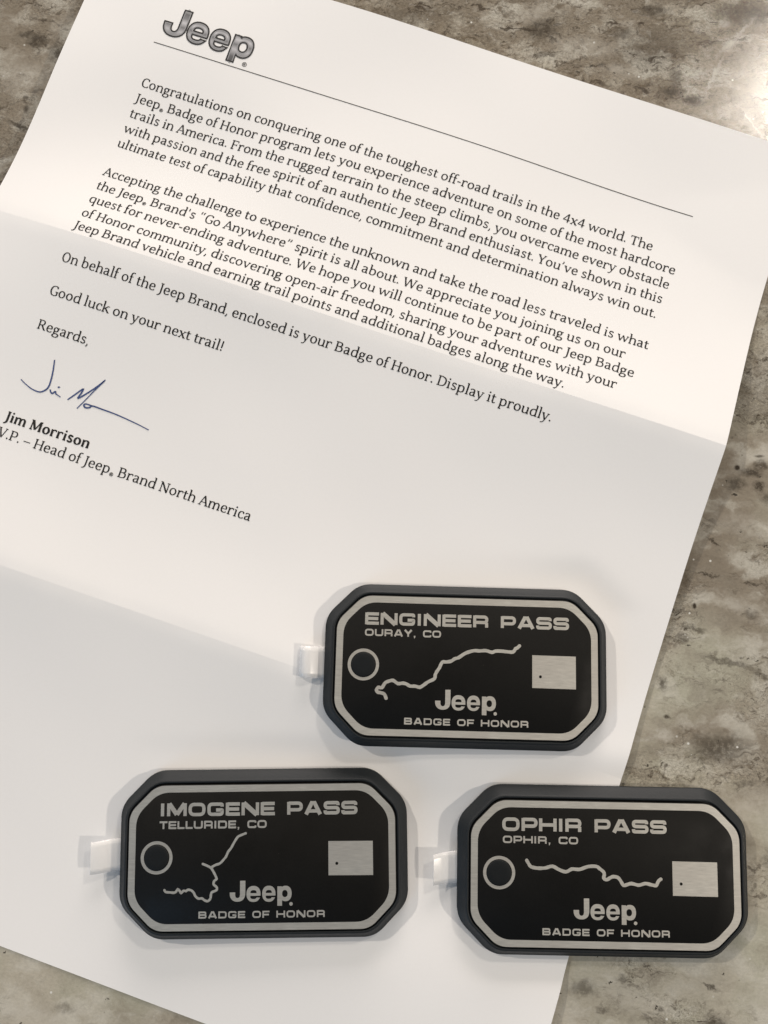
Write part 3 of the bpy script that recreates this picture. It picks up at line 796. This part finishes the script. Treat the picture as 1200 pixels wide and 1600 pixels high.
# ------------------------------------------------------------------ BADGES
PLW, PLH, PLC = 68.64, 36.00, 6.9
MARG, TOP = 3.04, 4.117


def octagon(inset, r=2.5, n=9):
    """rounded octagon parallel to the plate edge; inset<0 is outwards. constant point count"""
    w, h = PLW / 2 - inset, PLH / 2 - inset; c = PLC - .586 * inset
    P = [(w, -h + c), (w, h - c), (w - c, h), (-w + c, h), (-w, h - c), (-w, -h + c), (-w + c, -h), (w - c, -h)]
    out = []
    for i in range(8):
        p = np.array(P[i]); a = np.array(P[i - 1]) - p; b = np.array(P[(i + 1) % 8]) - p
        la, lb = np.hypot(*a), np.hypot(*b)
        q = min(max(r - inset * .22, .8), la * .46, lb * .46)
        s, e = p + a / la * q, p + b / lb * q
        for k in range(n):
            t = k / (n - 1); out.append(tuple(s * (1 - t) ** 2 + 2 * p * t * (1 - t) + e * t * t))
    return out


def loft(name, rings, mat, parent=None, cap_bottom=True, cap_top=False, wob=0.0):
    verts, faces = [], []; n = None
    for ins, z in rings:
        ring = octagon(ins); n = len(ring)
        for i, (x, y) in enumerate(ring):
            verts.append((x * MM, y * MM, z * MM))
    for k in range(len(rings) - 1):
        for i in range(n):
            j = (i + 1) % n
            faces.append((k * n + i, k * n + j, (k + 1) * n + j, (k + 1) * n + i))
    if cap_bottom: faces.append(tuple(range(n - 1, -1, -1)))
    if cap_top: faces.append(tuple((len(rings) - 1) * n + i for i in range(n)))
    o = mesh_obj(name, verts, faces, mat, parent, True)
    at = o.data.attributes.new('sharp_edge', 'BOOLEAN', 'EDGE')
    me = o.data; fl = []
    # edges between faces turned more than 35 degrees stay sharp
    bm = bmesh.new(); bm.from_mesh(me)
    bm.edges.ensure_lookup_table()
    fl = [len(e.link_faces) != 2 or e.calc_face_angle(0) > math.radians(38) for e in bm.edges]
    bm.free()
    at.data.foreach_set('value', fl)
    return o


def flat(name, pen, z, mat, parent, step=.0012, thick=0.0):
    vs = [(x * MM, y * MM, (z + (l % 24) * step) * MM) for x, y, l in pen.v]
    return mesh_obj(name, vs, pen.f, mat, parent)


BODY_RINGS = [(-3.04, .0), (-3.04, .75), (-2.94, .98), (-2.72, 1.12), (-1.25, 3.45), (-1.05, 3.72), (-.85, 3.86), (-.62, 3.88), (-.46, 3.80), (-.38, 3.62), (-.36, 3.05), (1.0, 3.05)]

TRAILS = {
    'engineer': ([[(-20.9, -8.43), (-21.39, -7.38), (-22.2, -7.1), (-23.0, -6.87), (-23.41, -6.39), (-22.97, -5.73), (-22.04, -5.7), (-21.24, -4.54), (-20.3, -4.05), (-19.1, -3.83), (-17.91, -4.55), (-16.7, -4.45), (-15.75, -4.56), (-14.73, -5.12), (-13.4, -5.15), (-12.23, -5.38), (-11.1, -4.75), (-10.09, -3.92), (-8.44, -3.06), (-8.3, -2.1), (-7.87, -1.24), (-7.2, -.3), (-6.51, 1.09), (-5.4, 1.2), (-4.17, 1.49), (-3.2, 2.15), (-2.17, 2.53), (-.5, 3.57), (1.68, 4.39), (3.2, 4.3), (4.88, 4.48), (6.41, 4.09), (7.4, 4.38), (8.94, 4.4), (10.4, 4.3), (11.98, 4.25), (12.65, 5.1), (13.0, 5.3), (13.66, 5.96)]], .86),
    'imogene': ([[(-24.88, -7.93), (-24.39, -8.31), (-23.4, -8.4), (-22.45, -8.58), (-21.9, -8.3), (-21.5, -7.73), (-20.9, -8.1), (-20.51, -8.67), (-19.9, -8.1), (-19.3, -8.2), (-18.75, -7.83), (-17.9, -8.1), (-17.28, -8.66), (-16.9, -9.4), (-16.12, -9.98), (-15.2, -10.05), (-14.6, -10.45), (-13.69, -10.63), (-13.06, -10.02), (-12.98, -9.09), (-12.7, -8.5), (-11.64, -8.03), (-11.49, -7.41), (-12.31, -6.63), (-12.17, -5.85), (-11.59, -5.24), (-12.04, -4.15), (-12.5, -3.3), (-13.04, -2.58), (-14.02, -2.09), (-15.16, -1.67)],
                 [(-13.04, -2.58), (-11.9, -1.95), (-10.79, -1.52), (-9.9, -.6), (-9.19, .18), (-8.7, 1.3), (-7.93, 2.2), (-7.3, 3.4), (-6.33, 4.85), (-5.3, 5.35), (-4.23, 5.77)]], .60),
    'ophir': ([[(-20.01, 3.08), (-19.55, 2.3), (-19.02, 1.68), (-18.0, 1.35), (-16.74, 1.25), (-15.2, 1.42), (-13.47, 1.78), (-11.9, 1.05), (-10.04, .5), (-8.57, 1.25), (-7.4, 1.15), (-6.28, 1.29), (-4.31, 1.95), (-2.35, 1.99), (-1.5, 1.5), (-.56, .76), (-.25, -.0), (-.45, -.85), (.3, -1.15), (1.0, -.75), (1.9, -.45), (3.2, -.60), (3.9, -1.5), (4.47, -2.45), (5.4, -2.35), (6.6, -2.02), (8.23, -2.36), (9.3, -2.1), (10.19, -1.95), (11.6, -2.2), (12.8, -2.43), (13.2, -1.7), (13.47, -1.15), (14.0, -.80)]], .84),
}
TEXTS = {
    'engineer': (("ENGINEER PASS", -26.85, 26.6, 10.40, 3.05), ("OURAY, CO", -26.82, -6.96, 7.46, 1.76)),
    'imogene': (("IMOGENE PASS", -26.25, 24.48, 10.25, 3.18), ("TELLURIDE, CO", -26.40, 1.14, 7.08, 1.90)),
    'ophir': (("OPHIR PASS", -26.20, 15.66, 10.35, 3.18), ("OPHIR, CO", -26.08, -6.90, 7.32, 1.76)),
}
# release-liner tab profiles: (x, z) from under the body outwards, local mm; y range at root and tip
TABS = {
    'engineer': ([(-34.5, .05), (-37.2, .05), (-38.4, .35), (-39.8, 1.2), (-41.2, 1.9), (-42.5, 2.0), (-43.4, 1.5), (-43.75, .7), (-43.5, -.2), (-42.9, -.9)], (-4.15, 4.2), (-3.7, 4.35)),
    'imogene': ([(-34.5, .05), (-37.3, .0), (-38.8, .0), (-40.3, .15), (-41.3, .50), (-42.5, .95), (-43.8, 1.30), (-44.9, 1.50)], (-4.1, 4.1), (-4.75, 3.3)),
    'ophir': ([(-34.5, .05), (-37.3, .0), (-38.6, .05), (-40.0, .25), (-41.4, .65), (-42.6, 1.15), (-43.6, 1.6)], (-3.95, 4.2), (-4.3, 3.3)),
}


def build_tab(k, parent):
    prof, ya, yb = TABS[k]; q = smooth_path(prof, 4); n = len(q); m = 7; verts, faces = [], []
    for s, off in ((0, .0), (1, .05)):
        for i in range(n):
            t = i / (n - 1); t = min(1, t * 1.05)
            a = q[min(i + 1, n - 1)] - q[max(i - 1, 0)]; a = a / np.hypot(*a)
            nx, nz = a[1] * off, -a[0] * off                      # along the surface normal
            y0, y1 = ya[0] * (1 - t) + yb[0] * t, ya[1] * (1 - t) + yb[1] * t
            for j in range(m):
                f = j / (m - 1)
                curl = .18 * math.sin(math.pi * f) * t
                verts.append(((q[i][0] + nx) * MM, (y0 + (y1 - y0) * f) * MM, (q[i][1] + nz + curl) * MM))
    N = n * m
    for s in (0, 1):
        for i in range(n - 1):
            for j in range(m - 1):
                f = (s * N + i * m + j, s * N + i * m + j + 1, s * N + (i + 1) * m + j + 1, s * N + (i + 1) * m + j)
                faces.append(f if s == 0 else f[::-1])
    rim = [j for j in range(m)] + [i * m + m - 1 for i in range(1, n)] + [(n - 1) * m + j for j in range(m - 2, -1, -1)] + [i * m for i in range(n - 2, 0, -1)]
    for a, b in zip(rim, rim[1:] + rim[:1]): faces.append((b, a, N + a, N + b))
    return mesh_obj('pull_tab', verts, faces, M_TAB, parent, True)


def build_badge(k, label):
    root = empty('trail_badge'); root.matrix_world = badge_matrix(k)
    root['label'] = label; root['category'] = 'badge'; root['group'] = 'metal trail badges'
    loft('rubber_frame', BODY_RINGS, M_RUBBER, root, cap_top=False)
    plate = loft('face_plate', [(-.06, 3.2), (0.0, 4.05), (.09, 4.117)], M_BLACK, root, cap_bottom=True, cap_top=True)
    zt = 4.117 + .012
    # silver border
    a, b = octagon(.14), octagon(1.86, 3.2); n = len(a); pen = Pen()
    pen.v = [(x, y, 0) for x, y in a] + [(x, y, 0) for x, y in b]
    pen.f = [(i, (i + 1) % n, n + (i + 1) % n, n + i) for i in range(n)]
    flat('border', pen, zt, M_SILVER, root)
    (t, x0, x1, y, h), (t2, a0, a1, y2, h2) = TEXTS[k]
    pen = Pen(); set_wide(pen, t, x0, x1, y, h, .11, .255); flat('title', pen, zt, M_SILVER, root)
    pen = Pen(); set_wide(pen, t2, a0, a1, y2, h2, .13, .235); flat('place_name', pen, zt, M_SILVER, root)
    pen = Pen(); set_wide(pen, "BADGE OF HONOR", -16.05, 16.0, -14.86, 1.66, .17, .225); flat('slogan', pen, zt, M_SILVER, root)
    pen = Pen()
    for letter in LOGO: pen.poly(letter)
    logo = flat('logo', pen, zt, M_SILVER, root)
    pen = Pen(); pen.disc(7.45, -11.60, .44, 20); flat('trademark_symbol', pen, zt, M_SILVER, logo)
    # trail
    paths, w = TRAILS[k]; pen = Pen(); rnd = random.Random(k)
    for pth in paths:
        q = smooth_path([(x + rnd.uniform(-.06, .06), y + rnd.uniform(-.06, .06)) for x, y in pth], 3)
        pen.strip(q, [w * (1 + .10 * math.sin(i * 1.7) * rnd.random()) for i in range(len(q))])
        for e in (q[0], q[-1]): pen.disc(e[0], e[1], w * .52, 14)
    flat('trail_line', pen, zt, M_SILVER, root)
    # state outline and its dot
    pen = Pen(); pen.poly([[(17.02, -4.78), (28.42, -4.86), (28.40, 3.54), (17.00, 3.60)]]); mp = flat('state_map', pen, zt, M_SILVER, root)
    pen = Pen(); pen.disc(19.15, -1.88, .38, 18); flat('location_dot', pen, zt + .012, M_BLACK, mp)
    # ring and rubber button
    pen = Pen(); pen.ring(-27.0, .03, 3.68, .80, 48); flat('ring', pen, zt, M_SILVER, root)
    prof = [(3.12, 4.10), (3.12, 4.24), (3.04, 4.33), (2.88, 4.38), (1.6, 4.40), (.02, 4.41)]; seg = 40
    vs = [((-27.0 + r * math.cos(2 * math.pi * i / seg)) * MM, (.03 + r * math.sin(2 * math.pi * i / seg)) * MM, z * MM) for r, z in prof for i in range(seg)]
    fs = [(p * seg + i, p * seg + (i + 1) % seg, (p + 1) * seg + (i + 1) % seg, (p + 1) * seg + i) for p in range(len(prof) - 1) for i in range(seg)]
    fs.append(tuple((len(prof) - 1) * seg + i for i in range(seg)))
    mesh_obj('button', vs, fs, M_BUTTON, root, True)
    build_tab(k, root)
    return root


build_badge('engineer', 'black and silver badge reading ENGINEER PASS, lying across the lower fold of the letter')
build_badge('imogene', "black and silver badge reading IMOGENE PASS, lying wholly on the letter's bottom panel")
build_badge('ophir', 'black and silver badge reading OPHIR PASS, half on the letter and half on bare stone')
